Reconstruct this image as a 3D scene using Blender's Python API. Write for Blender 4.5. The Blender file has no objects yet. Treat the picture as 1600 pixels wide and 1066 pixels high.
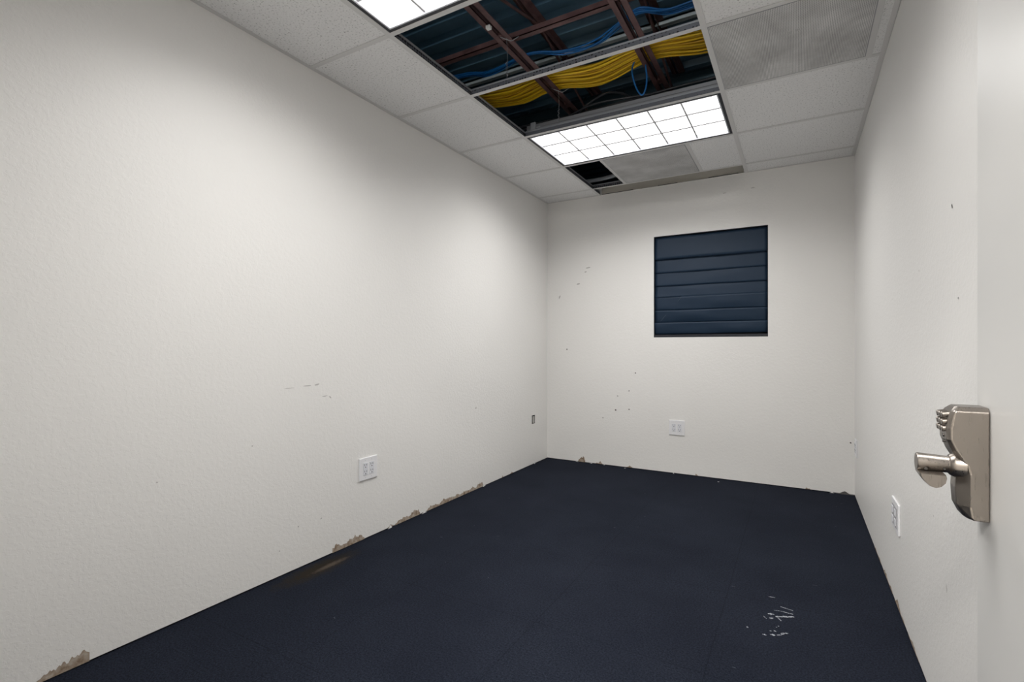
import bpy, bmesh, math, random
from mathutils import Vector, Matrix, noise
random.seed(7)
scene = bpy.context.scene
COL = scene.collection

# ------------------------------------------------------------------ camera, world, exposure
cam = bpy.data.cameras.new('camera')
cam.sensor_width = 36.0
cam.lens = 36.0 * 781.56 / 1600.0
cam.shift_y = (541.74 - 533.0) / 1600.0
cam.clip_start = 0.02
cam_ob = bpy.data.objects.new('camera', cam)
COL.objects.link(cam_ob)
cam_ob.location = (0, 0, 1.05)
cam_ob.rotation_euler = (math.pi / 2, 0, 0.5189)
scene.camera = cam_ob

world = bpy.data.worlds.new('world')
scene.world = world
world.use_nodes = True
world.node_tree.nodes['Background'].inputs[0].default_value = (0.5, 0.6, 0.8, 1)
world.node_tree.nodes['Background'].inputs[1].default_value = 0.02
vs = scene.view_settings
vs.view_transform = 'Standard'; vs.look = 'None'; vs.gamma = 1; vs.exposure = 0.10
vs.use_curve_mapping = False
LAMP = 3.0           # radiance of the fluorescent diffusers
BEAM = 16.3          # watts sent down by each louvered fixture
SPREAD = 147.0       # beam spread of the parabolic louvers, degrees
PLENUM_FILL = 45.0          # watts of the added fill light above the corridor ceiling
HALL_FILL = 185.0           # watts of the added fill light behind the doorway

# ------------------------------------------------------------------ dimensions (metres)
C = 2.394            # ceiling grid height
XL, XR = -2.047, 0.349
YB, YF = 4.255, -0.08
TL, TR = -1.530, -0.343          # the two main runners
Y0, G = 1.614, 0.6096            # cross tees
WT = 0.10
DECK = 2.97

# ------------------------------------------------------------------ materials
def mat(name, col=(0.8, 0.8, 0.8), rough=0.6, metal=0.0, spec=0.5, emit=None):
    m = bpy.data.materials.new(name); m.use_nodes = True
    b = m.node_tree.nodes['Principled BSDF']
    b.inputs['Base Color'].default_value = (*col, 1)
    b.inputs['Roughness'].default_value = rough
    b.inputs['Metallic'].default_value = metal
    b.inputs['Specular IOR Level'].default_value = spec
    if emit:
        b.inputs['Emission Color'].default_value = (*emit[0], 1)
        b.inputs['Emission Strength'].default_value = emit[1]
    return m

def nd(m, t, **kw):
    n = m.node_tree.nodes.new(t)
    for k, v in kw.items():
        if k in n.inputs.keys(): n.inputs[k].default_value = v
        else: setattr(n, k, v)
    return n
def lk(m, a, b): m.node_tree.links.new(a, b)
def bsdf(m): return m.node_tree.nodes['Principled BSDF']

def obcoord(m, scale=(1, 1, 1)):
    tc = nd(m, 'ShaderNodeTexCoord'); mp = nd(m, 'ShaderNodeMapping')
    mp.inputs['Scale'].default_value = scale
    lk(m, tc.outputs['Object'], mp.inputs['Vector'])
    return mp.outputs['Vector']

def noise_n(m, vec, scale, detail=2.0, rough=0.5):
    n = nd(m, 'ShaderNodeTexNoise'); n.inputs['Scale'].default_value = scale
    n.inputs['Detail'].default_value = detail; n.inputs['Roughness'].default_value = rough
    lk(m, vec, n.inputs['Vector']); return n.outputs['Fac']

def ramp(m, fac, stops):
    r = nd(m, 'ShaderNodeValToRGB'); e = r.color_ramp.elements
    while len(e) < len(stops): e.new(0.5)
    for i, (p, c) in enumerate(stops):
        e[i].position = p; e[i].color = (*c, 1) if len(c) == 3 else c
    lk(m, fac, r.inputs['Fac']); return r.outputs['Color']

def bump(m, h, strength, dist):
    b = nd(m, 'ShaderNodeBump'); b.inputs['Strength'].default_value = strength
    b.inputs['Distance'].default_value = dist
    lk(m, h, b.inputs['Height']); lk(m, b.outputs['Normal'], bsdf(m).inputs['Normal'])

def mix(m, fac, a, b, mode='MIX'):
    n = nd(m, 'ShaderNodeMix', data_type='RGBA', blend_type=mode)
    for s, v in ((n.inputs[0], fac), (n.inputs[6], a), (n.inputs[7], b)):
        if hasattr(v, 'node'): lk(m, v, s)
        elif isinstance(v, (int, float)): s.default_value = v
        else: s.default_value = (*v, 1)
    return n.outputs[2]

# painted drywall with a knock-down texture
m_wall = mat('painted_knockdown_drywall', (0.78, 0.765, 0.74), 0.42, spec=0.35)
v = obcoord(m_wall)
n1 = noise_n(m_wall, v, 60, 3, 0.6)
h1 = ramp(m_wall, n1, [(0.47, (0, 0, 0)), (0.56, (1, 1, 1))])
n2 = noise_n(m_wall, v, 150, 2)
hh = mix(m_wall, 0.35, h1, n2)
bump(m_wall, hh, 0.22, 0.0018)
n3 = noise_n(m_wall, v, 1.3, 2)
lk(m_wall, ramp(m_wall, n3, [(0.35, (0.805, 0.795, 0.775)), (0.65, (0.825, 0.815, 0.795))]), bsdf(m_wall).inputs['Base Color'])

m_torn = mat('torn_drywall_paper', (0.30, 0.235, 0.18), 0.9, spec=0.1)
v = obcoord(m_torn)
lk(m_torn, ramp(m_torn, noise_n(m_torn, v, 45, 4), [(0.3, (0.20, 0.14, 0.09)), (0.5, (0.36, 0.29, 0.23)), (0.75, (0.50, 0.45, 0.39))]), bsdf(m_torn).inputs['Base Color'])
m_chip = mat('white_plaster_chips', (0.86, 0.86, 0.85), 0.8)
m_mark = mat('dark_scuff', (0.10, 0.095, 0.09), 0.8)
m_scuff = mat('pale_grey_scuff', (0.47, 0.455, 0.44), 0.7)
m_gap = mat('dark_gap_at_floor', (0.008, 0.008, 0.01), 0.9, spec=0.1)

# carpet tiles
m_car = mat('navy_black_carpet_tile', (0.012, 0.015, 0.024), 0.95, spec=0.08)
v = obcoord(m_car)
fine = noise_n(m_car, v, 420, 2, 0.7)
big = noise_n(m_car, v, 1.7, 4, 0.6)
cf = ramp(m_car, fine, [(0.30, (0.0060, 0.0078, 0.0135)), (0.70, (0.0180, 0.0225, 0.0355))])
cb = ramp(m_car, big, [(0.30, (0.78, 0.78, 0.80)), (0.72, (1.28, 1.25, 1.20))])
cg = ramp(m_car, noise_n(m_car, v, 150, 3, 0.75), [(0.36, (0.50, 0.50, 0.51)), (0.64, (1.35, 1.34, 1.34))])
cc = mix(m_car, 1.0, mix(m_car, 1.0, cf, cb, 'MULTIPLY'), cg, 'MULTIPLY')
bt = nd(m_car, 'ShaderNodeTexBrick'); bt.offset = 0.0; bt.squash = 1.0
bt.inputs['Scale'].default_value = 1.0; bt.inputs['Brick Width'].default_value = 0.6096
bt.inputs['Row Height'].default_value = 0.6096; bt.inputs['Mortar Size'].default_value = 0.0016
bt.inputs['Mortar Smooth'].default_value = 0.1
bt.inputs['Color1'].default_value = (1, 1, 1, 1); bt.inputs['Color2'].default_value = (1, 1, 1, 1)
bt.inputs['Mortar'].default_value = (0.72, 0.72, 0.72, 1)
mp = nd(m_car, 'ShaderNodeMapping'); mp.inputs['Location'].default_value = (0.26, 0.13, 0)
lk(m_car, v, mp.inputs['Vector']); lk(m_car, mp.outputs['Vector'], bt.inputs['Vector'])
cc = mix(m_car, 1.0, cc, bt.outputs['Color'], 'MULTIPLY')
# a rust-brown water stain by the left wall
def blob(m, vec, c, r, nscale, lo, hi):
    s = nd(m, 'ShaderNodeMapping')
    s.inputs['Location'].default_value = (-c[0] / r[0], -c[1] / r[1], 0)
    s.inputs['Scale'].default_value = (1 / r[0], 1 / r[1], 0)
    lk(m, vec, s.inputs['Vector'])
    ln = nd(m, 'ShaderNodeVectorMath', operation='LENGTH'); lk(m, s.outputs['Vector'], ln.inputs[0])
    nn = noise_n(m, vec, nscale, 4, 0.65)
    a = nd(m, 'ShaderNodeMath', operation='MULTIPLY_ADD'); lk(m, nn, a.inputs[0])
    a.inputs[1].default_value = 1.1; lk(m, ln.outputs['Value'], a.inputs[2])
    mr = nd(m, 'ShaderNodeMapRange'); lk(m, a.outputs[0], mr.inputs['Value'])
    mr.inputs['From Min'].default_value = lo; mr.inputs['From Max'].default_value = hi
    mr.inputs['To Min'].default_value = 1; mr.inputs['To Max'].default_value = 0
    return mr.outputs['Result']
cc = mix(m_car, blob(m_car, v, (-1.965, 1.60), (0.075, 0.26), 30, 0.9, 1.6), cc, (0.020, 0.016, 0.012))
cc = mix(m_car, blob(m_car, v, (-1.950, 1.66), (0.026, 0.15), 60, 0.80, 1.40), cc, (0.065, 0.052, 0.041))
lk(m_car, cc, bsdf(m_car).inputs['Base Color'])
bump(m_car, fine, 0.35, 0.002)
m_smear = mat('dried_white_paint', (0.30, 0.32, 0.36), 0.8, spec=0.2)
v = obcoord(m_smear)
lk(m_smear, ramp(m_smear, noise_n(m_smear, v, 160, 3), [(0.38, (0.06, 0.065, 0.08)), (0.60, (0.44, 0.46, 0.50))]), bsdf(m_smear).inputs['Base Color'])

# mineral fibre ceiling tile
m_tile = mat('mineral_fibre_tile', (0.72, 0.72, 0.71), 0.9, spec=0.2)
v = obcoord(m_tile)
pits = noise_n(m_tile, v, 120, 3, 0.65)
pc = ramp(m_tile, pits, [(0.32, (0.36, 0.36, 0.36)), (0.41, (0.84, 0.84, 0.84)), (0.70, (0.90, 0.90, 0.90))])
lk(m_tile, pc, bsdf(m_tile).inputs['Base Color'])
bump(m_tile, pits, 0.30, 0.002)
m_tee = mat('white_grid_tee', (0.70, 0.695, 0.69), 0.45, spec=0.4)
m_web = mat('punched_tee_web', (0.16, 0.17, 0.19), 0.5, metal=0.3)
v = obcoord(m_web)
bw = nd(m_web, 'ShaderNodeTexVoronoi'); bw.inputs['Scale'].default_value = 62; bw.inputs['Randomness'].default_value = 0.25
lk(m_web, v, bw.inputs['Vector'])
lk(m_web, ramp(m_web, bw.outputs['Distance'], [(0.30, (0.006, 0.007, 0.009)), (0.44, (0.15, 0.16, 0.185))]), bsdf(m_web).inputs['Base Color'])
m_bulb = mat('grey_steel_tee_edge', (0.40, 0.42, 0.45), 0.4, metal=0.4)

# perforated return-air face
def perf(name, s):
    m = mat(name, (0.4, 0.4, 0.4), 0.5, metal=0.0)
    v = obcoord(m)
    r = nd(m, 'ShaderNodeMapping'); r.inputs['Scale'].default_value = (s, s, 0.001); lk(m, v, r.inputs['Vector'])
    f = nd(m, 'ShaderNodeVectorMath', operation='FRACTION'); lk(m, r.outputs['Vector'], f.inputs[0])
    s2 = nd(m, 'ShaderNodeVectorMath', operation='SUBTRACT'); lk(m, f.outputs[0], s2.inputs[0]); s2.inputs[1].default_value = (0.5, 0.5, 0)
    l = nd(m, 'ShaderNodeVectorMath', operation='LENGTH'); lk(m, s2.outputs[0], l.inputs[0])
    c = ramp(m, l.outputs['Value'], [(0.26, (0.17, 0.17, 0.175)), (0.36, (0.72, 0.715, 0.71))])
    d = ramp(m, noise_n(m, v, 5.5, 3, 0.6), [(0.35, (0.80, 0.80, 0.80)), (0.68, (1.10, 1.10, 1.10))])
    lk(m, mix(m, 1.0, c, d, 'MULTIPLY'), bsdf(m).inputs['Base Color'])
    return m
m_perf = perf('perforated_grey_steel', 165)
m_dust = mat('light_dust_smudge', (0.50, 0.50, 0.50), 0.8)
m_frame_w = mat('white_steel_frame', (0.70, 0.70, 0.70), 0.4)

m_blk = mat('black_trim', (0.012, 0.014, 0.022), 0.45)
m_inner = mat('pale_steel_rim', (0.72, 0.73, 0.78), 0.35, metal=0.2)
m_house = mat('galvanised_housing', (0.33, 0.34, 0.36), 0.45, metal=0.5)
m_lens = mat('lit_diffuser', (0.9, 0.9, 0.9), 0.5, emit=((1.0, 0.985, 0.965), LAMP))
m_louv = mat('louver_blade', (0.92, 0.93, 0.94), 0.18, metal=1.0)
m_edge = mat('louver_edge', (0.66, 0.66, 0.68), 0.6)

# above the ceiling
m_deck = mat('painted_steel_deck', (0.085, 0.135, 0.165), 0.4, metal=0.0)
v = obcoord(m_deck)
lk(m_deck, ramp(m_deck, noise_n(m_deck, v, 3.2, 4), [(0.3, (0.065, 0.14, 0.21)), (0.7, (0.12, 0.23, 0.32))]), bsdf(m_deck).inputs['Base Color'])
m_strut = mat('bare_galvanised_strip', (0.72, 0.82, 0.86), 0.35)
m_joist = mat('red_oxide_steel', (0.115, 0.062, 0.060), 0.6)
v = obcoord(m_joist)
lk(m_joist, ramp(m_joist, noise_n(m_joist, v, 14, 4), [(0.3, (0.10, 0.052, 0.052)), (0.7, (0.18, 0.098, 0.095))]), bsdf(m_joist).inputs['Base Color'])
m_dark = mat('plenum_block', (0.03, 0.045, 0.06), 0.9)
m_yel = mat('yellow_cable_jacket', (0.92, 0.60, 0.025), 0.45)
m_yel2 = mat('deep_yellow_cable_jacket', (0.60, 0.33, 0.012), 0.45)
m_blue = mat('blue_cable_jacket', (0.010, 0.14, 0.42), 0.4)
m_bcab = mat('black_cable_jacket', (0.035, 0.038, 0.045), 0.4)
m_wire = mat('galvanised_wire', (0.30, 0.31, 0.33), 0.4, metal=0.5)

m_sheath = mat('pale_grey_sheath', (0.45, 0.48, 0.52), 0.35)
m_blind = mat('navy_blind_fabric', (0.011, 0.027, 0.054), 0.55, spec=0.3)
v = obcoord(m_blind)
bump(m_blind, noise_n(m_blind, v, 14, 3), 0.25, 0.004)
m_crease = mat('pale_crease', (0.10, 0.13, 0.16), 0.7)
m_reveal = mat('dark_window_reveal', (0.018, 0.022, 0.030), 0.6)
m_glass = mat('window_glass', (0.02, 0.025, 0.03), 0.05)
m_plate = mat('white_plastic', (0.80, 0.80, 0.82), 0.35)
m_plate2 = mat('cool_white_plastic', (0.72, 0.73, 0.77), 0.4)
m_slot = mat('socket_slot', (0.10, 0.10, 0.11), 0.6)
m_door = mat('painted_door', (0.64, 0.637, 0.625), 0.38, spec=0.4)
v = obcoord(m_door)
bump(m_door, noise_n(m_door, v, 30, 2), 0.05, 0.001)
m_nick = mat('satin_nickel', (0.30, 0.270, 0.242), 0.30, metal=1.0)
v = obcoord(m_nick, (1, 1, 0.06))
br = noise_n(m_nick, v, 500, 2)
lk(m_nick, ramp(m_nick, br, [(0.3, (0.26, 0.26, 0.26)), (0.7, (0.38, 0.38, 0.38))]), bsdf(m_nick).inputs['Roughness'])
m_nickd = mat('dark_nickel', (0.12, 0.115, 0.11), 0.35, metal=1.0)
m_hall = mat('corridor_paint', (0.62, 0.60, 0.57), 0.7)

# ------------------------------------------------------------------ mesh helpers
class MB:
    def __init__(self): self.v = []; self.f = []; self.mi = []; self.sm = []
    def add(self, vs, fs, mi=0, smooth=False):
        o = len(self.v); self.v += [tuple(p) for p in vs]
        for f in fs: self.f.append([i + o for i in f]); self.mi.append(mi); self.sm.append(smooth)
    def box(self, x0, y0, z0, x1, y1, z1, mi=0):
        x0, x1 = sorted((x0, x1)); y0, y1 = sorted((y0, y1)); z0, z1 = sorted((z0, z1))
        self.add([(x0, y0, z0), (x1, y0, z0), (x1, y1, z0), (x0, y1, z0), (x0, y0, z1), (x1, y0, z1), (x1, y1, z1), (x0, y1, z1)],
                 [(0, 3, 2, 1), (4, 5, 6, 7), (0, 1, 5, 4), (1, 2, 6, 5), (2, 3, 7, 6), (3, 0, 4, 7)], mi)
        return self
    def rods(self, pts, r, n=8, mi=0, caps=True, smooth=True):
        pts = [Vector(p) for p in pts]
        rr = r if isinstance(r, (list, tuple)) else [r] * len(pts)
        up = None; rings = []
        for i, p in enumerate(pts):
            t = (pts[min(i + 1, len(pts) - 1)] - pts[max(i - 1, 0)]).normalized()
            if up is None:
                a = Vector((0, 0, 1)) if abs(t.z) < 0.9 else Vector((0, 1, 0))
                up = (a - t * a.dot(t)).normalized()
            else:
                up = (up - t * up.dot(t)).normalized()
            s = t.cross(up)
            rings.append([p + (up * math.cos(2 * math.pi * k / n) + s * math.sin(2 * math.pi * k / n)) * rr[i] for k in range(n)])
        vs = [q for R in rings for q in R]; fs = []
        for i in range(len(pts) - 1):
            for k in range(n):
                fs.append((i * n + k, i * n + (k + 1) % n, (i + 1) * n + (k + 1) % n, (i + 1) * n + k))
        self.add(vs, fs, mi, smooth)
        if caps:
            self.add(rings[0], [tuple(range(n))][:1], mi); self.add(rings[-1], [tuple(reversed(range(n)))], mi)
        return self
    def build(self, name, mats, parent=None, bevel=0, seg=2, loc=None):
        me = bpy.data.meshes.new(name)
        me.from_pydata(self.v, [], self.f)
        for m in (mats if isinstance(mats, (list, tuple)) else [mats]): me.materials.append(m)
        for p, i, s in zip(me.polygons, self.mi, self.sm): p.material_index = i; p.use_smooth = s
        bm = bmesh.new(); bm.from_mesh(me)
        bmesh.ops.recalc_face_normals(bm, faces=bm.faces)
        bm.to_mesh(me); bm.free()
        if loc is not None:
            me.transform(Matrix.Translation(-Vector(loc)))
        o = bpy.data.objects.new(name, me); COL.objects.link(o)
        if loc is not None: o.location = loc
        if parent is not None:
            o.parent = parent
            if loc is None: o.matrix_parent_inverse = Matrix.Translation(-Vector(parent.location))
        if bevel:
            b = o.modifiers.new('bevel', 'BEVEL'); b.width = bevel; b.segments = seg; b.limit_method = 'ANGLE'; b.angle_limit = math.radians(40)
        return o

def tag(o, label=None, cat=None, group=None, kind=None):
    if label: o['label'] = label
    if cat: o['category'] = cat
    if group: o['group'] = group
    if kind: o['kind'] = kind
    return o
def empty(name, loc, label, cat, group=None):
    o = bpy.data.objects.new(name, None); o.empty_display_size = 0.05
    COL.objects.link(o); o.location = loc
    return tag(o, label, cat, group)
def spline(pts, n=8):
    P = [Vector(p) for p in pts]; P = [P[0] * 2 - P[1]] + P + [P[-1] * 2 - P[-2]]; out = []
    for i in range(1, len(P) - 2):
        a, b, c, d = P[i - 1:i + 3]
        for k in range(n):
            t = k / n
            out.append(0.5 * ((2 * b) + (c - a) * t + (2 * a - 5 * b + 4 * c - d) * t * t + (3 * b - a - 3 * c + d) * t ** 3))
    out.append(P[-2]); return out

# ------------------------------------------------------------------ floor
f = MB(); f.box(XL - WT, YF - WT, -0.10, XR + WT, YB + WT, 0)
floor_streaks = [(-0.106,2.356,-0.082,2.360,0.0060),(-0.061,2.289,-0.016,2.278,0.0051),(-0.085,2.244,-0.061,2.250,0.0041),(-0.063,2.251,-0.015,2.247,0.0070),
 (-0.102,2.203,-0.080,2.210,0.0150),(-0.094,2.170,-0.081,2.179,0.0110),(-0.074,2.195,-0.011,2.228,0.0150),(-0.069,2.192,-0.054,2.171,0.0090),
 (-0.166,2.059,-0.160,2.061,0.0130),(-0.112,2.038,-0.098,2.037,0.0091),(-0.090,2.075,-0.083,2.076,0.0070),(-0.077,2.083,-0.068,2.081,0.0080),
 (-0.087,2.047,-0.071,2.053,0.0150),(-0.066,2.057,-0.051,2.064,0.0070),(-0.052,2.070,-0.042,2.084,0.0140),(-0.042,2.084,-0.029,2.089,0.0060),
 (-0.071,2.115,-0.069,2.114,0.0050),(-0.064,2.125,-0.060,2.125,0.0070),(-0.116,2.177,-0.104,2.161,0.0041)]
def flake(mb, x0, y0, x1, y1, w, mi, z=0.0008, seed=0):
    rnd = random.Random(seed); d = Vector((x1 - x0, y1 - y0)); L = max(d.length, 0.004)
    d = d.normalized() if d.length > 1e-6 else Vector((1, 0)); n = Vector((-d.y, d.x)); K = 7; A = []; B = []
    for k in range(K + 1):
        t = k / K; hw = w * 0.55 * (math.sin(math.pi * (0.08 + 0.84 * t)) ** 0.5) * rnd.uniform(0.45, 1.1)
        c = Vector((x0, y0)) + d * L * t
        A.append((c.x + n.x * hw, c.y + n.y * hw, z)); hw2 = hw * rnd.uniform(0.4, 1.0)
        B.append((c.x - n.x * hw2, c.y - n.y * hw2, z))
    mb.add(A + B, [(k, k + 1, K + 2 + k, K + 1 + k) for k in range(K)], mi)
for i, s in enumerate(floor_streaks): flake(f, *s, 1, seed=i)
for i, (x, y) in enumerate([(-0.541, 4.164), (-2.03, 0.62), (-1.30, 4.23)]): flake(f, x, y, x + 0.014, y + 0.002, 0.013, 2, seed=40 + i)
rl = random.Random(11)
for i in range(22):   # lint and specks
    x = rl.uniform(-1.9, 0.25); y = rl.uniform(1.3, 4.0); flake(f, x, y, x + rl.uniform(0.004, 0.018), y + rl.uniform(-.004, .004), 0.0026, 3, seed=60 + i)
m_lint = mat('grey_lint', (0.075, 0.085, 0.11), 0.9)
floor = tag(f.build('floor', [m_car, m_smear, m_chip, m_lint]), kind='structure')

# ------------------------------------------------------------------ walls
def jag(mb, plane, u0, u1, h, mi, seed, dpos=0.0012, zb=0.006):
    """torn strip along the foot of a wall; plane = ('x', X, sign) or ('y', Y, sign)"""
    rnd = random.Random(seed); n = max(4, int((u1 - u0) / 0.010)); top = []
    for k in range(n + 1):
        t = k / n; env = min(1, 5 * t, 5 * (1 - t)) * (0.55 + 0.45 * math.sin(t * 9 + seed))
        top.append(zb + 0.002 + h * max(0.05, env) * rnd.uniform(0.55, 1.0))
    vs = []
    for k in range(n + 1):
        u = u0 + (u1 - u0) * k / n
        for z in (zb, top[k]):
            vs.append((plane[1] + plane[2] * dpos, u, z) if plane[0] == 'x' else (u, plane[1] + plane[2] * dpos, z))
    mb.add(vs, [(2 * k, 2 * k + 2, 2 * k + 3, 2 * k + 1) for k in range(n)], mi)
def torn(mb, plane, u0, u1, prof, mi, seed, dpos=0.0012):
    rnd = random.Random(seed); n = max(8, int((u1 - u0) / 0.0045)); vs = []; zb_ = 0.004
    for k in range(n + 1):
        t = k / n; h = prof[-1][1]
        for (a, ha), (b_, hb_) in zip(prof, prof[1:]):
            if a <= t <= b_: h = ha + (hb_ - ha) * (t - a) / (b_ - a); break
        h = h * rnd.uniform(0.72, 1.12)
        for z in (zb_, zb_ + h):
            vs.append((plane[1] + plane[2] * dpos, u0 + (u1 - u0) * t, z) if plane[0] == 'x' else (u0 + (u1 - u0) * t, plane[1] + plane[2] * dpos, z))
    mb.add(vs, [(2 * k, 2 * k + 2, 2 * k + 3, 2 * k + 1) for k in range(n)], mi)
def dot(mb, plane, u, z, r, mi, stretch=1.0, tilt=0.0, seed=0):
    rnd = random.Random(seed); n = 9; vs = []
    for k in range(n):
        a = 2 * math.pi * k / n; rr = r * rnd.uniform(0.7, 1.15)
        du = math.cos(a) * rr * stretch; dz = math.sin(a) * rr
        du, dz = du * math.cos(tilt) - dz * math.sin(tilt), du * math.sin(tilt) + dz * math.cos(tilt)
        vs.append((plane[1] + plane[2] * 0.0011, u + du, z + dz) if plane[0] == 'x' else (u + du, plane[1] + plane[2] * 0.0011, z + dz))
    mb.add(vs, [tuple(range(n))], mi)
m_bare = mat('bare_gypsum_board', (0.50, 0.475, 0.42), 0.9, spec=0.1)
WM = [m_wall, m_torn, m_mark, m_scuff, m_chip, m_gap, m_bare]
ZW = C + 0.10   # walls stop a little above the grid
zb = 0.006
# left wall, with the cut-out for an electrical box
w = MB(); hx0, hx1, hz0, hz1 = 3.939, 4.001, 0.363, 0.438
w.box(XL - WT, YF - WT, zb, XL, hx0, ZW); w.box(XL - WT, hx1, zb, XL, YB + WT, ZW)
w.box(XL - WT, hx0, zb, XL, hx1, hz0); w.box(XL - WT, hx0, hz1, XL, hx1, ZW)
w.box(XL - WT, YF - WT, 0, XL - 0.004, YB + WT, zb, 5)
PL = ('x', XL, 1)
torn(w, PL, 0.60, 0.748, [(0, .006), (.15, .012), (.28, .026), (.36, .022), (.5, .030), (.62, .032), (.72, .038), (.9, .050), (1, .036)], 1, 1)
torn(w, PL, 1.748, 1.965, [(0, .020), (.12, .040), (.3, .017), (.5, .032), (.7, .042), (.78, .024), (.86, .034), (1, .006)], 1, 2)
torn(w, PL, 2.20, 2.425, [(0, .006), (.2, .024), (.4, .026), (.55, .018), (.75, .040), (.95, .036), (1, .010)], 1, 4)
torn(w, PL, 2.49, 2.78, [(0, .004), (.12, .024), (.3, .022), (.45, .012), (.6, .032), (.8, .028), (1, .020)], 1, 5)
torn(w, PL, 2.78, 3.15, [(0, .016), (.1, .028), (.2, .014), (.35, .026), (.5, .016), (.62, .032), (.72, .012), (.82, .036), (.95, .034), (1, .008)], 1, 6)
for u0, u1, h, s in [(2.14, 2.19, 0.02, 3), (3.55, 3.60, 0.012, 9), (3.42, 3.44, 0.02, 10)]:
    jag(w, PL, u0, u1, h, 1, s)
for u0, u1, h, s in [(2.145, 2.175, 0.024, 21), (2.44, 2.49, 0.012, 22), (3.14, 3.18, 0.012, 23), (3.98, 4.0, 0.014, 24)]: jag(w, PL, u0, u1, h, 4, s, 0.002, 0.0)
for u, z, r, mi, st, ti in [(1.60, 0.862, 0.0022, 3, 12, 0.02), (1.655, 0.864, 0.0035, 3, 5, 0.1), (1.50, 0.857, 0.0015, 3, 18, 0.03), (1.70, 0.803, 0.0020, 3, 9, 0), (1.735, 0.795, 0.003, 3, 3, -0.8),
                            (0.95, 0.55, .003, 3, 1, 0), (1.32, 0.62, .003, 3, 1, 0), (1.55, .20, .0035, 3, 1, 0), (1.45, .12, .003, 3, 1, 0), (1.68, .20, .003, 3, 2, .4), (3.05, .60, .006, 3, 1.6, .3)]:
    dot(w, PL, u, z, r, mi, st, ti, int(u * 100))
tag(w.build('wall_left', WM), kind='structure')
# right wall
w = MB(); w.box(XR, YF - WT, zb, XR + WT, YB + WT, ZW); w.box(XR + 0.004, YF - WT, 0, XR + WT, YB + WT, zb, 5)
PR = ('x', XR, -1)
for u0, u1, h, s in [(2.62, 2.90, 0.020, 1), (2.36, 2.58, 0.028, 2), (2.1, 2.28, 0.014, 3), (1.86, 1.99, 0.036, 4), (1.60, 1.84, 0.03, 5), (2.95, 3.2, 0.010, 6)]: jag(w, PR, u0, u1, h, 1, s)
for u, z, r, mi, st, ti in [(1.696, 1.415, 0.0035, 2, 2.6, 0.9), (1.637, 1.171, 0.0035, 2, 1, 0), (4.19, 0.367, .0035, 2, 1, 0), (1.75, .40, .003, 3, 4, 1.2), (1.9, .55, .003, 3, 1, 0), (1.63, .20, .003, 3, 7, 1.9), (2.1, 1.3, .004, 3, 1, 0)]:
    dot(w, PR, u, z, r, mi, st, ti, int(u * 100))
tag(w.build('wall_right', WM), kind='structure')
# back wall with the window opening
wx0, wx1, wz0, wz1 = -1.053, -0.195, 1.127, 1.974
w = MB()
w.box(XL, YB, zb, wx0, YB + WT, ZW); w.box(wx1, YB, zb, XR, YB + WT, ZW)
w.box(wx0, YB, zb, wx1, YB + WT, wz0); w.box(wx0, YB, wz1, wx1, YB + WT, ZW)
w.box(XL, YB + 0.004, 0, XR, YB + WT, zb, 5)
PB = ('y', YB, -1)
torn(w, PB, -1.735, -1.668, [(0, .012), (.3, .036), (.7, .054), (.9, .046), (1, .02)], 1, 1)
for u0, u1, h, s in [(-1.565, -1.505, 0.026, 2), (-1.285, -1.235, 0.022, 3), (-0.72, -0.70, 0.018, 5), (0.05, 0.08, 0.012, 6)]: jag(w, PB, u0, u1, h, 1, s)
for u0, u1, h, s in [(-1.76, -1.735, 0.012, 31), (-1.625, -1.60, 0.012, 32), (-1.50, -1.48, .012, 33), (-0.90, -0.885, .012, 34), (0.19, 0.24, .012, 35)]: jag(w, PB, u0, u1, h, 4, s, 0.0022, -0.004)
jag(w, PB, 0.235, 0.345, 0.024, 2, 41, 0.002, 0)
w.box(TL + .02, YB - .0015, C + .005, TR - .02, YB, ZW, 6)          # bare board above the grid line
for a_, b_ in ((TL + .02, TL + .30), (-1.02, -0.86), (-0.62, -0.40)): w.box(a_, YB - .0022, C + .004, b_, YB - .0015, C + .009, 5)
for u, z, r, mi in [(-1.846, 1.025, 0.006, 2), (-1.209, 0.823, 0.006, 2), (-1.265, 0.667, .005, 2), (-1.367, .618, .007, 3), (-1.384, .494, .008, 2), (-1.265, .507, .006, 2), (-1.501, .418, .007, 3), (0.325, 0.37, .006, 2)]:
    dot(w, PB, u, z, r, mi, 1, 0, int(abs(u) * 100))
for u, z, r, st, ti in [(-1.640, 1.76, .006, 4, .1), (-1.665, 1.725, .006, 2, .2), (-1.735, 1.62, .006, 3, .2), (-1.92, 1.51, .006, 3, 1.2), (-0.5, 2.26, .003, 5, 0), (-0.3, 2.27, .003, 5, 0)]: dot(w, PB, u, z, r, 3, st, ti, int(abs(u) * 77))
tag(w.build('wall_back', WM), kind='structure')
# front wall with the doorway the camera looks through
dx0, dx1, dh = -0.66, 0.24, 2.06
w = MB(); w.box(XL, YF - WT, 0, dx0, YF, ZW); w.box(dx1, YF - WT, 0, XR, YF, ZW); w.box(dx0, YF - WT, dh, dx1, YF, ZW)
tag(w.build('wall_front', WM), kind='structure')
w = MB(); w.box(0.286, YF, 0, XR, 0.16, dh + .02)
tag(w.build('trim_1', m_door), kind='structure')
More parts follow.
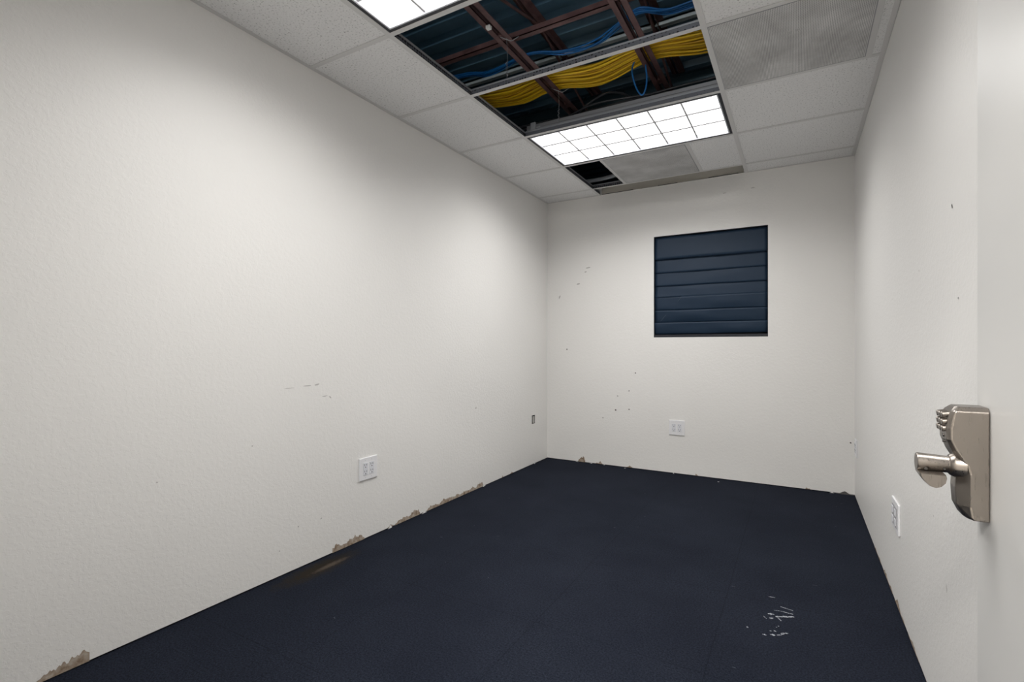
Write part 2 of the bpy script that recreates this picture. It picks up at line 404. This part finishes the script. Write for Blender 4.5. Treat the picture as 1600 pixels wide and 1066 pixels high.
# a corridor behind the doorway
w = MB(); w.box(-1.9, -1.75, -0.10, 1.3, YF - WT, 0, 0)
w.box(-1.9, -1.85, 0, 1.3, -1.75, 2.5); w.box(-2.0, -1.75, 0, -1.9, YF - WT, 2.5); w.box(1.3, -1.75, 0, 1.4, YF - WT, 2.5); w.box(-1.9, -1.75, 2.5, 1.3, YF - WT, 2.55)
w.box(XR, YF - WT, 0, 1.3, YF - WT + .04, 2.5)
tag(w.build('wall_corridor', [m_hall, m_car]), kind='structure')
hl = bpy.data.lights.new('corridor_fill', 'AREA'); hl.energy = HALL_FILL; hl.size = 0.5; hl.color = (1, 0.97, 0.93)  # unseen light added to lift the ceiling and near walls
ho = bpy.data.objects.new('corridor_fill', hl); COL.objects.link(ho); ho.location = (-0.2, -0.95, 2.48)

# ------------------------------------------------------------------ plenum shell and steel deck
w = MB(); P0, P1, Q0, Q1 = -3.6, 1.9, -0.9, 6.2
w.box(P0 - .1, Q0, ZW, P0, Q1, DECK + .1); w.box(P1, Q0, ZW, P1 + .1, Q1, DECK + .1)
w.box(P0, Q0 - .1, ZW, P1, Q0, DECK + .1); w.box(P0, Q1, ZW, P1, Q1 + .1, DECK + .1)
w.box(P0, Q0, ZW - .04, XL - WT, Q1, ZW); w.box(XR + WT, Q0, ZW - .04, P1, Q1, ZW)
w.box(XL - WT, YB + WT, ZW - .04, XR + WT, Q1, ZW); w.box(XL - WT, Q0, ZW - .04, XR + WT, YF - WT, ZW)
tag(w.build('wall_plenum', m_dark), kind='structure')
d = MB(); prof = []; y = Q0
while y < Q1:
    prof += [(y, DECK + .035), (y + .055, DECK + .035), (y + .075, DECK), (y + .13, DECK)]; y += 0.152
n = len(prof)
d.add([(P0, a, b) for a, b in prof] + [(P1, a, b) for a, b in prof], [(i, i + 1, n + i + 1, n + i) for i in range(n - 1)])
d.box(P0, Q0, DECK + .05, P1, Q1, DECK + .1)
tag(d.build('metal_roof_deck', m_deck), 'corrugated dark teal steel roof deck above the missing ceiling tiles', 'roof deck')
s = MB(); s.box(-2.6, 2.985, DECK - .012, 1.2, 3.045, DECK - .002); s.box(-2.6, 2.985, DECK - .03, 1.2, 2.989, DECK - .002)
tag(s.build('steel_strip', m_strut), 'bare silvery steel strip fixed under the roof deck above the joists', 'steel strip')
s = MB(); s.rods([(-3.0, 3.60, 2.86), (1.5, 3.60, 2.86)], 0.085, 20)
for k in range(9): s.rods([(-2.9 + k * .5, 3.60, 2.86), (-2.885 + k * .5, 3.60, 2.86)], 0.089, 20)
m_duct = mat('dark_glossy_duct', (0.035, 0.060, 0.072), 0.22, metal=0.6)
tag(s.build('duct_pipe', m_duct), 'dark glossy teal duct behind the sagging yellow cables', 'duct')

ul = bpy.data.lights.new('plenum_fill', 'POINT'); ul.energy = PLENUM_FILL; ul.shadow_soft_size = .06; ul.color = (1, .98, .95)  # added out of view to brighten cables and joists above the openings
uo = bpy.data.objects.new('plenum_fill', ul); COL.objects.link(uo); uo.location = (-0.3, -0.55, 2.74)

# bar joists
def joist(x, label):
    r = empty('bar_joist', (x, 2.6, 2.644), label, 'joist', 'red-brown bar joists above the open ceiling')
    ch = MB()
    for sx in (-1, 1):
        ch.box(x + sx * .009, Q0, 2.644, x + sx * .040, Q1, 2.648)
        ch.box(x + sx * .009, Q0, 2.644, x + sx * .0125, Q1, 2.674)
    ch.build('bottom_chord', m_joist, r)
    y = 1.1 if x < -1 else 0.95
    for k in range(16):
        sp = MB(); yy = Q0 + .15 + k * .42
        sp.box(x - .009, yy, 2.6445, x + .009, yy + .05, 2.672); sp.build('spacer', m_joist, r)
    web = MB(); pts = []
    for k in range(6): pts.append((x, Q0 + .1 + k * 1.15, 2.66 if k % 2 == 0 else DECK - .02))
    for a, b in zip(pts, pts[1:]): web.rods([a, b], 0.008, 8)
    web.build('web_rod', m_joist, r)
    t = MB()
    for sx in (-1, 1):
        t.box(x + sx * .009, Q0, DECK - .006, x + sx * .042, Q1, DECK - .002); t.box(x + sx * .009, Q0, DECK - .034, x + sx * .0125, Q1, DECK - .002)
    t.build('top_chord', m_joist, r)
    return r
joist(-1.325, 'red-brown bar joist nearer the left wall, crossing above both tile openings')
joist(-0.722, 'red-brown bar joist nearer the perforated grey panel, crossing above both tile openings')
b = MB(); b.box(-3.4, 2.300, 2.682, 1.7, 2.332, 2.686); b.box(-3.4, 2.300, 2.682, 1.7, 2.3035, 2.712)
tag(b.build('bridging_angle', m_joist), 'thin red-brown steel angle lying across the two joists', 'steel angle')

# ------------------------------------------------------------------ ceiling grid (structure)
g = MB()
def tee(mb, axis, c, a, b, zt=0.0, web=True):
    hw = 0.012
    if axis == 'y':
        mb.box(c - hw, a, C, c + hw, b, C + .0015)
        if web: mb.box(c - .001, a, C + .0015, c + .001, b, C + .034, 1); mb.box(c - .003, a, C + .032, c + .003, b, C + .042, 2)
    else:
        mb.box(a, c - hw, C - .0002, b, c + hw, C + .0013)
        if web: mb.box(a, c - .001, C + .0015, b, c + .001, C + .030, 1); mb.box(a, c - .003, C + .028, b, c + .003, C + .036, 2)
rows = [Y0 + G * k for k in range(-2, 5)]      # 0.395 .. 4.052
tee(g, 'y', TL, YF, YB); tee(g, 'y', TR, YF, YB)
for yy in rows:
    tee(g, 'x', yy, XL, TL - .012); tee(g, 'x', yy, TL + .012, TR - .012)
for yy in [r_ for r_ in rows if r_ > Y0 - 1.3]: tee(g, 'x', yy, TR + .012, XR)
tee(g, 'y', -1.234, Y0 + 3 * G + .012, Y0 + 4 * G - .012); tee(g, 'y', -0.640, Y0 + 3 * G + .012, Y0 + 4 * G - .012)
tee(g, 'y', 0.285, Y0 + G + .012 - 1.2, Y0 + 2 * G - .012)
# wall angle
WA = .021
g.box(XL, YF, C, XL + WA, YB, C + .0014); g.box(XR - WA, YF, C, XR, YB, C + .0014)
g.box(XL, YB - WA, C + .0002, TL + .012, YB, C + .0016); g.box(TR - .012, YB - WA, C + .0002, XR, YB, C + .0016); g.box(XL, YF, C, XR, YF + WA, C + .0014)
g.box(TL, YB - 0.012, C + .0002, TR, YB, C + .0014)
g.box(XL, YF, C, XL + .001, YB, C + .022); g.box(XR - .001, YF, C, XR, YB, C + .022)
tag(g.build('ceiling', [m_tee, m_web, m_bulb]), kind='structure')

# ------------------------------------------------------------------ ceiling tiles: one thing each
def tile(x0, y0, x1, y1, label, group=None, name='ceiling_tile'):
    t = MB(); a = 0.0035
    x0 += a; y0 += a; x1 -= a; y1 -= a
    t.box(x0, y0, C + .0022, x1, y1, C + .017)
    o = t.build(name, m_tile, loc=((x0 + x1) / 2, (y0 + y1) / 2, C + .0022))
    return tag(o, label, 'ceiling tile', group)
R = lambda k: Y0 + G * k
GL = 'speckled white ceiling tiles'
tile(XL, R(-1), TL, R(0), 'speckled white ceiling tile left of the nearer lit fixture, cut by the top edge', GL)
tile(XL, R(0), TL, R(1), 'speckled white ceiling tile at the left wall beside the nearer, larger opening', GL)
tile(XL, R(1), TL, R(2), 'speckled white ceiling tile at the left wall beside the opening with yellow cables', GL)
tile(XL, R(2), TL, R(3), 'speckled white ceiling tile at the left wall beside the far lit fixture', GL)
tile(XL, R(3), TL, R(4), 'speckled white ceiling tile at the left wall beside the small dark opening', GL)
tile(XL, R(4), TL, YB, 'narrow white ceiling tile strip in the far left corner of the room', GL)
tile(-0.640, R(3), TR, R(4), 'small white ceiling tile right of the smaller perforated panel', GL)
tile(TR, R(0), 0.285, R(1), 'speckled white ceiling tile in front of the large perforated panel, cut by the top edge', GL)
tile(TR, R(2), XR, R(3), 'speckled white ceiling tile just behind the large perforated panel, right of the far light', GL)
tile(TR, R(3), XR, R(4), 'speckled white ceiling tile at the right wall, second behind the large perforated panel', GL)
tile(TR, R(4), XR, YB, 'narrow white ceiling tile strip in the far right corner of the room', GL)
tile(0.285, R(0), XR, R(2), 'very narrow white tile strip between the large perforated panel and the right wall', GL)
out = 'white ceiling tile above the doorway, in front of the picture'
for (a, b, c2, d2) in [(XL, YF, TL, R(-2)), (XL, R(-2), TL, R(-1)), (TL, YF, TR, R(-2)), (TL, R(-2), TR, R(-1)), (TR, YF, XR, R(-2)), (TR, R(-2), XR, R(-1)), (TR, R(-1), XR, R(0))]:
    tile(a, b, c2, d2, out, 'ceiling tiles outside the picture')

# perforated panels
def panel(x0, y0, x1, y1, label, smudge):
    r = empty('perforated_panel', ((x0 + x1) / 2, (y0 + y1) / 2, C + .002), label, 'vent panel', 'perforated grey ceiling panels')
    p = MB(); p.box(x0 + .003, y0 + .003, C - .001, x1 - .003, y1 - .003, C + .004)
    for k, (sx, sy, sr, st) in enumerate(smudge):
        vs = []; rn = random.Random(k)
        for q in range(12):
            a = q * math.pi / 6; rr = sr * rn.uniform(.75, 1.1); vs.append((sx + math.cos(a) * rr * st, sy + math.sin(a) * rr, C - .0016))
        p.add(vs, [tuple(range(12))], 1)
    p.build('perforated_face', [m_perf, m_dust], r)
    fr = MB(); e = .003; z0, z1 = C - .0015, C + .012
    fr.box(x0 + .0002, y0 + .0002, z0, x1 - .0002, y0 + e, z1); fr.box(x0 + .0002, y1 - e, z0, x1 - .0002, y1 - .0002, z1)
    fr.box(x0 + .0002, y0 + e, z0, x0 + e, y1 - e, z1); fr.box(x1 - e, y0 + e, z0, x1 - .0002, y1 - e, z1)
    fr.build('frame', m_house, r)
    bk = MB(); bk.box(x0 + .012, y0 + .012, C + .02, x1 - .012, y1 - .012, C + .05); bk.build('back_box', m_dark, r)
    return r
panel(TR + .012, R(1) + .012, 0.273, R(2) - .012, 'large perforated grey panel beside the openings at the right, with dusty smudges', [(-0.055, 2.455, .008, 1.3), (-0.03, 2.445, .011, 1), (0.0, 2.44, .010, 1.2)])
panel(-1.222, R(3) + .012, -0.652, R(4) - .012, 'smaller-looking perforated grey panel behind the far light fixture', [])

# ------------------------------------------------------------------ recessed light fixtures
def fixture(y0, y1, label):
    x0, x1 = TL + .012, TR - .012; y0 += .012; y1 -= .012
    r = empty('ceiling_light', ((x0 + x1) / 2, (y0 + y1) / 2, C), label, 'ceiling light', 'recessed fluorescent ceiling lights')
    t = .016
    fr = MB(); z0, z1 = C + .0015, C + .006
    fr.box(x0, y0, z0, x1, y0 + t, z1); fr.box(x0, y1 - t, z0, x1, y1, z1); fr.box(x0, y0 + t, z0, x0 + t, y1 - t, z1); fr.box(x1 - t, y0 + t, z0, x1, y1 - t, z1)
    fr.build('trim_frame', m_blk, r)
    a0, a1, b0, b1 = x0 + t, x1 - t, y0 + t, y1 - t; t2 = .007
    rm = MB(); z0, z1 = C + .0005, C + .034
    rm.box(a0, b0, z0, a1, b0 + t2, z1); rm.box(a0, b1 - t2, z0, a1, b1, z1); rm.box(a0, b0 + t2, z0, a0 + t2, b1 - t2, z1); rm.box(a1 - t2, b0 + t2, z0, a1, b1 - t2, z1)
    rm.build('inner_rim', m_inner, r)
    a0 += t2; a1 -= t2; b0 += t2; b1 -= t2
    ln = MB(); ln.box(a0, b0, C + .030, a1, b1, C + .034); ln.build('diffuser', m_lens, r)
    lv = MB()
    for k in range(1, 6):
        x = a0 + (a1 - a0) * k / 6; lv.box(x - .0009, b0, C + .012, x + .0009, b1, C + .0299); lv.box(x - .0050, b0, C + .0085, x + .0050, b1, C + .012, 1)
    for k in range(1, 3):
        y = b0 + (b1 - b0) * k / 3; lv.box(a0, y - .0009, C + .0122, a1, y + .0009, C + .0298); lv.box(a0, y - .0070, C + .0088, a1, y + .0070, C + .0122, 1)
    lv.build('louver', [m_louv, m_edge], r)
    li = bpy.data.lights.new('lamp', 'AREA'); li.shape = 'RECTANGLE'; li.size = a1 - a0 - .02; li.size_y = b1 - b0 - .02
    li.energy = BEAM; li.spread = math.radians(SPREAD); li.color = (1.0, 0.985, 0.965)
    lo = bpy.data.objects.new('lamp', li); COL.objects.link(lo); lo.parent = r; lo.location = (0, 0, .007)
    h = MB(); zt = C + .072
    h.box(x0 + .002, y0 + .002, C + .007, x0 + .005, y1 - .002, zt); h.box(x1 - .005, y0 + .002, C + .007, x1 - .002, y1 - .002, zt)
    h.box(x0 + .005, y0 + .002, C + .007, x1 - .005, y0 + .005, zt); h.box(x0 + .005, y1 - .005, C + .007, x1 - .005, y1 - .002, zt)
    h.box(x0 + .002, y0 + .002, zt, x1 - .002, y1 - .002, zt + .003)
    h.box(x0 + .01, y0 - .004, C + .052, x1 - .01, y0 + .002, C + .056)
    h.build('housing', m_house, r)
    cl = MB(); cl.box(x0 + .035, y0 - .012, C + .040, x0 + .070, y0 + .002, C + .085); cl.box(x0 + .075, y0 - .008, C + .05, x0 + .10, y0 + .002, C + .056)
    cl.build('bracket', m_bulb, r, bevel=.002)
    return r
fixture(R(-1), R(0), 'lit recessed ceiling light nearest the camera, cut off by the top edge')
fixture(R(2), R(3), 'lit recessed ceiling light farther back, shown whole, behind the yellow cables')

# ------------------------------------------------------------------ cables above the ceiling
def cable(name, pts, r, m, label, cat, group=None, n=6, seg=7):
    c = MB(); c.rods(spline(pts, seg), r, n)
    return tag(c.build(name, m), label, cat, group)
rc = random.Random(5)
YP = [(-3.2, 2.80, 2.720), (-2.45, 2.80, 2.712), (-1.93, 2.82, 2.700), (-1.60, 2.835, 2.662), (-1.325, 2.82, 2.688), (-1.02, 2.828, 2.652), (-0.722, 2.80, 2.690), (-0.42, 2.83, 2.668), (-0.10, 2.82, 2.695), (0.7, 2.82, 2.71), (1.6, 2.82, 2.72)]
slots = [(c_, r_) for r_ in range(4) for c_ in range(11)]
for i, (c_, r_) in enumerate(slots):
    oy = (c_ - 5) * 0.0155 + (r_ % 2) * 0.007; oz = r_ * 0.0125 - 0.004
    pts = []; ph = rc.uniform(0, 6)
    for k, (x, y, z) in enumerate(YP):
        on = k in (4, 6, 8, 2)
        j = 0.3 if on else 1.0
        pts.append((x + rc.uniform(-.02, .02), y + oy * (1.0 if on else 1.10) + rc.uniform(-.010, .010) * j, z + max(oz, -0.004) + 0.004 + rc.uniform(-.010, .008) * j + (0 if on else 0.5 * (oy / .08) ** 2 * .012)))
    cable('network_cable', pts, rc.uniform(.0052, .0068), m_yel if rc.random() < .7 else m_yel2, 'yellow cable in the thick bundle sagging across the open ceiling', 'cable', 'yellow cable bundle')
BP = [(-3.2, 2.60, 2.78), (-1.95, 2.59, 2.765), (-1.65, 2.61, 2.73), (-1.36, 2.58, 2.752), (-1.17, 2.655, 2.748), (-0.98, 2.655, 2.748), (-0.80, 2.575, 2.756), (-0.70, 2.55, 2.765), (-0.58, 2.60, 2.752), (-0.42, 2.62, 2.765), (0.1, 2.6, 2.78), (1.6, 2.6, 2.78)]
for i in range(6):
    pts = [(x, y + (i - 2.5) * .007 + rc.uniform(-.012, .012), z + rc.uniform(-.008, .008) + (i % 2) * .008) for (x, y, z) in BP]
    cable('network_cable', pts, .0045, m_blue, 'blue cable in the thin bundle draped over the joists', 'cable', 'blue cable bundle')
cable('network_cable', [(-0.735, 2.90, 2.75), (-.778, 2.83, 2.718), (-.822, 2.83, 2.651), (-.815, 2.83, 2.576), (-.79, 2.83, 2.505), (-.764, 2.83, 2.478), (-.745, 2.83, 2.515), (-.740, 2.83, 2.575), (-.748, 2.835, 2.656), (-.745, 2.88, 2.74)], .0045, m_blue, 'blue cable hanging down in a long loop beside the joist', 'cable')
for i, pts in enumerate([[(-3, 3.0, 2.60), (-1.6, 3.02, 2.56), (-1.0, 2.98, 2.54), (-.6, 3.0, 2.56), (-.2, 3.03, 2.58), (1.5, 3.0, 2.62)],
                         [(-3, 3.06, 2.56), (-1.5, 3.0, 2.53), (-1.1, 2.93, 2.545), (-.8, 2.98, 2.55), (-.3, 3.06, 2.55), (1.5, 3.1, 2.6)],
                         [(-1.45, 3.2, 2.515), (-1.25, 2.99, 2.53), (-1.05, 2.92, 2.58), (-.95, 2.97, 2.60), (-.75, 3.1, 2.56), (0, 3.2, 2.53)]]):
    cable('power_cable', pts, .007, m_bcab, ['black cable lying behind the yellow bundle, nearest the roof deck', 'black cable lying low along the top of the far light', 'looped black cable rising between the joists behind the yellow bundle'][i], 'cable')
for i, lab in enumerate(['thick pale grey cable nearest the camera above the small dark opening', 'thin pale grey cable second in the row above the small dark opening', 'black cable in the middle of the row above the small dark opening',
                         'pale grey cable rising to the right above the small dark opening', 'thin black cable at the back of the row above the small dark opening']):
    y, z = 4.21 + i * .055, 2.525 + i * .016
    cable('power_cable', [(-3, y + .05, z + .03), (-1.9, y + .02, z + .01), (-1.5, y, z + .004 * i), (-1.3, y + .012 * (i - 2), z + .012), (-1.1, y + (.05 if i == 3 else 0), z), (-0.6, y + .02, z + .01), (1, y + .04, z + .03)],
          [.017, .009, .011, .013, .008][i], [m_sheath, m_sheath, m_bcab, m_sheath, m_bcab][i], lab, 'cable', 'cables above the small opening')

# hanger wires with twisted ends
def hanger(x, y, ztop, label):
    r = empty('hanger_wire', (x, y, C + .034), label, 'wire', 'ceiling hanger wires')
    w_ = MB(); w_.rods([(x, y, C + .034), (x + .002, y, ztop - .08), (x - .002, y, ztop)], .0014, 6); w_.build('wire', m_wire, r)
    t_ = MB(); pts = [(x + .006 * math.cos(k * .9), y + .006 * math.sin(k * .9), C + .05 + k * .0035) for k in range(24)]
    t_.rods(pts, .0012, 5)
    t_.build('twist', m_wire, r)
    h_ = MB(); h_.rods(spline([(x - .04, y - .02, ztop + .01), (x, y, ztop - .008), (x + .02, y + .015, ztop - .012), (x + .05, y + .035, ztop + .012)], 6), .0022, 6)
    h_.build('hook', m_wire, r)
    return r
hanger(-1.300, 2.224, 2.640, 'thin galvanised wire hanging from the joist in the larger opening')
hanger(-1.285, 2.833, 2.640, 'thin galvanised wire with a bent hook hanging from the joist above the far light')
b = MB(); b.box(-1.345, 2.09, 2.628, -1.322, 2.112, 2.644); b.rods([(-1.335, 2.10, 2.644), (-1.35, 2.08, 2.664)], .003)
tag(b.build('beam_clip', m_chip, bevel=.002), 'small white clip fixed under the red-brown joist', 'clip')

# ------------------------------------------------------------------ window and roman shade
w = MB(); D = WT - .01
w.box(wx0, YB + .002, wz0, wx0 + .004, YB + D, wz1); w.box(wx1 - .004, YB + .002, wz0, wx1, YB + D, wz1)
w.box(wx0, YB + .002, wz1 - .004, wx1, YB + D, wz1); w.box(wx0, YB + .002, wz0, wx1, YB + D, wz0 + .004)
for (a, b_, c_, d_) in [(wx0, wz0, wx0 + .04, wz1), (wx1 - .04, wz0, wx1, wz1), (wx0, wz0, wx1, wz0 + .04), (wx0, wz1 - .04, wx1, wz1)]:
    w.box(a + .002, YB + .07, b_ + .002, c_ - .002, YB + .09, d_ - .002)
w.box(wx0 + .03, YB + .078, wz0 + .03, wx1 - .03, YB + .082, wz1 - .03, 1)
tag(w.build('window_1', [m_reveal, m_glass]), kind='structure')
r = empty('roman_shade', ((wx0 + wx1) / 2, YB + .03, wz0), 'dark navy fabric roman shade with horizontal folds covering the window', 'window shade')
sx0, sx1 = wx0 + .006, wx1 - .0045
def shade(z_hi, z_lo, y_hi, y_lo, belly, seed, nm, flare=0):
    s = MB(); nx, nz = 34, 8; vs = []
    for j in range(nz + 1):
        t = j / nz
        for i in range(nx + 1):
            u = i / nx; x = sx0 + (sx1 - sx0) * u
            wr = noise.noise(Vector((u * 3.1, t * 1.4 + seed * 5, seed))) * (.0035 if seed < 5 else .0085)
            y = YB + y_hi + (y_lo - y_hi) * t - belly * math.sin(math.pi * t) + wr
            z = z_hi + (z_lo - z_hi) * t + noise.noise(Vector((u * 2.2, seed * 3.3, 0))) * .004 * t + (flare * u if j == nz else 0)
            vs.append((x, y, z))
    s.add(vs, [(j * (nx + 1) + i, j * (nx + 1) + i + 1, (j + 1) * (nx + 1) + i + 1, (j + 1) * (nx + 1) + i) for j in range(nz) for i in range(nx)], 0, True)
    o = s.build(nm, m_blind, r)
    so = o.modifiers.new('s', 'SOLIDIFY'); so.thickness = .0018; so.offset = 1
    return o
shade(wz1 - .006, 1.780, .022, .006, 0.000, 1, 'fold')
shade(1.800, 1.668, .030, .018, 0.002, 2, 'fold')
shade(1.676, 1.556, .026, .018, 0.002, 3, 'fold')
shade(1.562, 1.460, .026, .018, 0.001, 4, 'fold')
shade(1.466, 1.350, .016, .030, 0.004, 5, 'fold')
shade(1.352, 1.246, .014, .034, 0.004, 6, 'fold')
shade(1.250, 1.150, .004, .026, 0.006, 7, 'fold', .010)
hb = MB(); hb.box(sx0, YB + .012, wz0 + .006, sx1, YB + .028, wz0 + .022); hb.build('bottom_bar', m_blk, r)
hr = MB(); hr.box(sx0, YB + .028, wz1 - .045, sx1, YB + .055, wz1 - .006); hr.build('head_rail', m_blk, r)
for a_, b_ in (((-1.0, YB + .014, 1.262), (-0.955, YB + .018, 1.318)), ((-0.858, YB + .0115, 1.425), (-0.832, YB + .0105, 1.458))):
    cr = MB(); cr.rods([a_, b_], .0009, 5); cr.build('cord', m_crease, r)

# ------------------------------------------------------------------ outlets
def outlet(origin, ux, nx, wd, ht, label, style='duplex', group='white electrical wall plates'):
    """origin = centre on the wall; ux = unit vector along the wall; nx = unit normal into the room"""
    U = Vector(ux); N = Vector(nx); O = Vector(origin); Zv = Vector((0, 0, 1))
    r = empty('wall_outlet', O, label, 'outlet', group)
    def bx(mb, u0, z0, n0, u1, z1, n1, mi=0):
        P = [O + U * a + Zv * b + N * c for c in (n0, n1) for a, b in ((u0, z0), (u1, z0), (u1, z1), (u0, z1))]
        mb.add(P, [(0, 1, 2, 3), (4, 5, 6, 7), (0, 1, 5, 4), (1, 2, 6, 5), (2, 3, 7, 6), (3, 0, 4, 7)], mi)
    p = MB(); bx(p, -wd / 2, -ht / 2, 0, wd / 2, ht / 2, .0075); p.build('cover_plate', m_plate, r, bevel=.003)
    if style == 'duplex':
        for s_ in (-1, 1):
            d_ = MB(); cx_ = s_ * .023
            bx(d_, cx_ - .0165, -.0335, .0076, cx_ + .0165, .0335, .0095)
            d_.build('receptacle', m_plate2, r, bevel=.0015)
            q = MB()
            for zc in (-.0175, .0175):
                bx(q, cx_ - .0085, zc + .000, .0094, cx_ - .0058, zc + .010, .0100); bx(q, cx_ + .0058, zc + .000, .0094, cx_ + .0085, zc + .009, .0100)
                bx(q, cx_ - .003, zc - .0105, .0094, cx_ + .003, zc - .005, .0100)
            q.build('socket_slots', m_slot, r)
            for zs in (-.0467, .0467):
                sc = MB(); bx(sc, cx_ - .002, zs - .002, .0075, cx_ + .002, zs + .002, .0086); sc.build('screw', m_plate2, r)
    elif style == 'jack':
        for s_ in (-1, 1):
            d_ = MB(); cx_ = s_ * .030
            bx(d_, cx_ - .022, -.040, .0076, cx_ + .022, .040, .0098, 0)
            for zc in (-.019, .019):
                bx(d_, cx_ - .014, zc - .013, .0098, cx_ + .014, zc + .013, .0125, 1)
            d_.build('receptacle', [m_slot2, m_plate2], r, bevel=.001)
    return r
m_slot2 = mat('grey_insert', (0.38, 0.38, 0.40), 0.5)
outlet((XL, 1.988, .385), (0, 1, 0), (1, 0, 0), .132, .122, 'white two-gang outlet plate on the left wall above the torn baseboard line')
outlet((-.864, YB, .381), (1, 0, 0), (0, -1, 0), .125, .122, 'white two-gang outlet plate on the back wall below the window')
outlet((XR, 2.530, .366), (0, -1, 0), (-1, 0, 0), .160, .122, 'white plate with grey jacks on the right wall beyond the door handle', 'jack')
outlet((XR, 4.125, .357), (0, -1, 0), (-1, 0, 0), .10, .118, 'white plate on the right wall close to the back corner', 'duplex')
# empty electrical box in the left wall
e = MB(); e.box(XL - .06, hx0, hz0, XL - .058, hx1, hz1)
e.box(XL - .06, hx0, hz0, XL - .002, hx0 + .0015, hz1); e.box(XL - .06, hx1 - .0015, hz0, XL - .002, hx1, hz1)
e.box(XL - .06, hx0, hz0, XL - .002, hx1, hz0 + .0015); e.box(XL - .06, hx0, hz1 - .0015, XL - .002, hx1, hz1)
e.box(XL - .02, hx0 + .034, hz0 + .004, XL - .004, hx1 - .004, hz1 - .012, 1)
tag(e.build('electrical_box', [m_gap, m_scuff]), 'small open electrical box cut into the left wall near the corner', 'electrical box')

# ------------------------------------------------------------------ door leaf and keypad lock
XD = 0.287
d = MB(); d.box(XD, .17, .012, XD + .044, 1.224, 2.045)
door = tag(d.build('door_1', m_door, bevel=.0015, loc=(XD, .17, .012)), kind='structure')
def sect(z, dn, df, ch, y0=1.150, y1=1.212):
    return [(XD - .0005, y0, z), (XD - dn, y0, z), (XD - df, y0 + ch, z), (XD - df, y1 - ch, z), (XD - dn, y1, z), (XD - .0005, y1, z)]
S = [sect(.747, .022, .026, .010), sect(.752, .024, .034, .012), sect(.770, .026, .042, .013), sect(.800, .026, .044, .014), sect(.828, .026, .042, .014), sect(.840, .029, .041, .012),
     sect(.852, .036, .043, .008), sect(.866, .044, .050, .006), sect(.885, .052, .057, .006), sect(.905, .052, .058, .006), sect(.925, .049, .055, .006), sect(.936, .047, .051, .006), sect(.944, .040, .044, .010, 1.158, 1.206)]
k_ = MB(); vs = [p for s_ in S for p in s_]; fs = []
for i in range(len(S) - 1):
    for j in range(6): fs.append((i * 6 + j, i * 6 + (j + 1) % 6, (i + 1) * 6 + (j + 1) % 6, (i + 1) * 6 + j))
fs += [tuple(range(6)), tuple(reversed(range(len(S) * 6 - 6, len(S) * 6)))]
k_.add(vs, fs)
lock = k_.build('door_lock', m_nick, bevel=.0022, seg=3); lock.parent = door; lock.matrix_parent_inverse = Matrix.Translation(-Vector(door.location))
lock['label'] = 'satin nickel keypad lock case'
for yy, zz in ((1.164, .930), (1.164, .917), (1.164, .905), (1.181, .929), (1.181, .917), (1.181, .905), (1.198, .929), (1.198, .917), (1.198, .905)):
    bt_ = MB(); bt_.rods([(XD - .050, yy, zz), (XD - .0615, yy, zz - .0018), (XD - .0630, yy, zz - .002)], [.0056, .0056, .0046], 14, smooth=False)
    bt_.build('push_button', m_nick, lock, bevel=.0006)
for zz in (.890, .880):
    bt_ = MB(); bt_.rods([(XD - .050, 1.174, zz), (XD - .0592, 1.174, zz)], .0028, 12)
    bt_.build('indicator', m_nickd, lock)
# lever: hub, neck, grip
lz, ly = .838, 1.172
h_ = MB(); h_.rods([(XD - .030, ly, lz), (XD - .044, ly, lz), (XD - .050, ly, lz), (XD - .052, ly, lz)], [.023, .021, .0185, .016], 28)
h_.build('hub', m_nick, lock)
L_ = MB(); L_.rods([(XD - .050, ly, lz), (XD - .0525, ly, lz), (XD - .053, ly, lz), (XD - .096, ly, lz), (XD - .0975, ly, lz)], [.0155, .0155, .0148, .0170, .0155], 30)
# grip: half-moon section swept towards the hinge
pr = [(0.0, 0.0), (.036, 0.0), (.0375, -.006), (.036, -.014), (.030, -.021), (.022, -.0245), (.014, -.022), (.006, -.014), (.0, -.005)]
vs = []
for yy, sc_ in ((ly + .012, .9), (ly - .02, 1.0), (ly - .040, 1.0), (ly - .045, .93)):
    for a, b_ in pr: vs.append((XD - .0985 + .0 + a * sc_ + (1 - sc_) * .018, yy, lz - .012 + b_ * sc_ - (1 - sc_) * .012))
n = len(pr); fs = [(i * n + j, i * n + (j + 1) % n, (i + 1) * n + (j + 1) % n, (i + 1) * n + j) for i in range(3) for j in range(n)] + [tuple(range(n)), tuple(reversed(range(3 * n, 4 * n)))]
L_.add(vs, fs)
L_.build('lever', m_nick, lock)
dt = MB(); dt.rods([(XD - .060, ly - .0135, lz - .006), (XD - .060, ly - .0168, lz - .006)], .0018, 10); dt.rods([(XD - .086, ly - .0135, lz - .008), (XD - .086, ly - .0178, lz - .008)], .0026, 10)
dt.build('set_screw', m_nickd, lock)
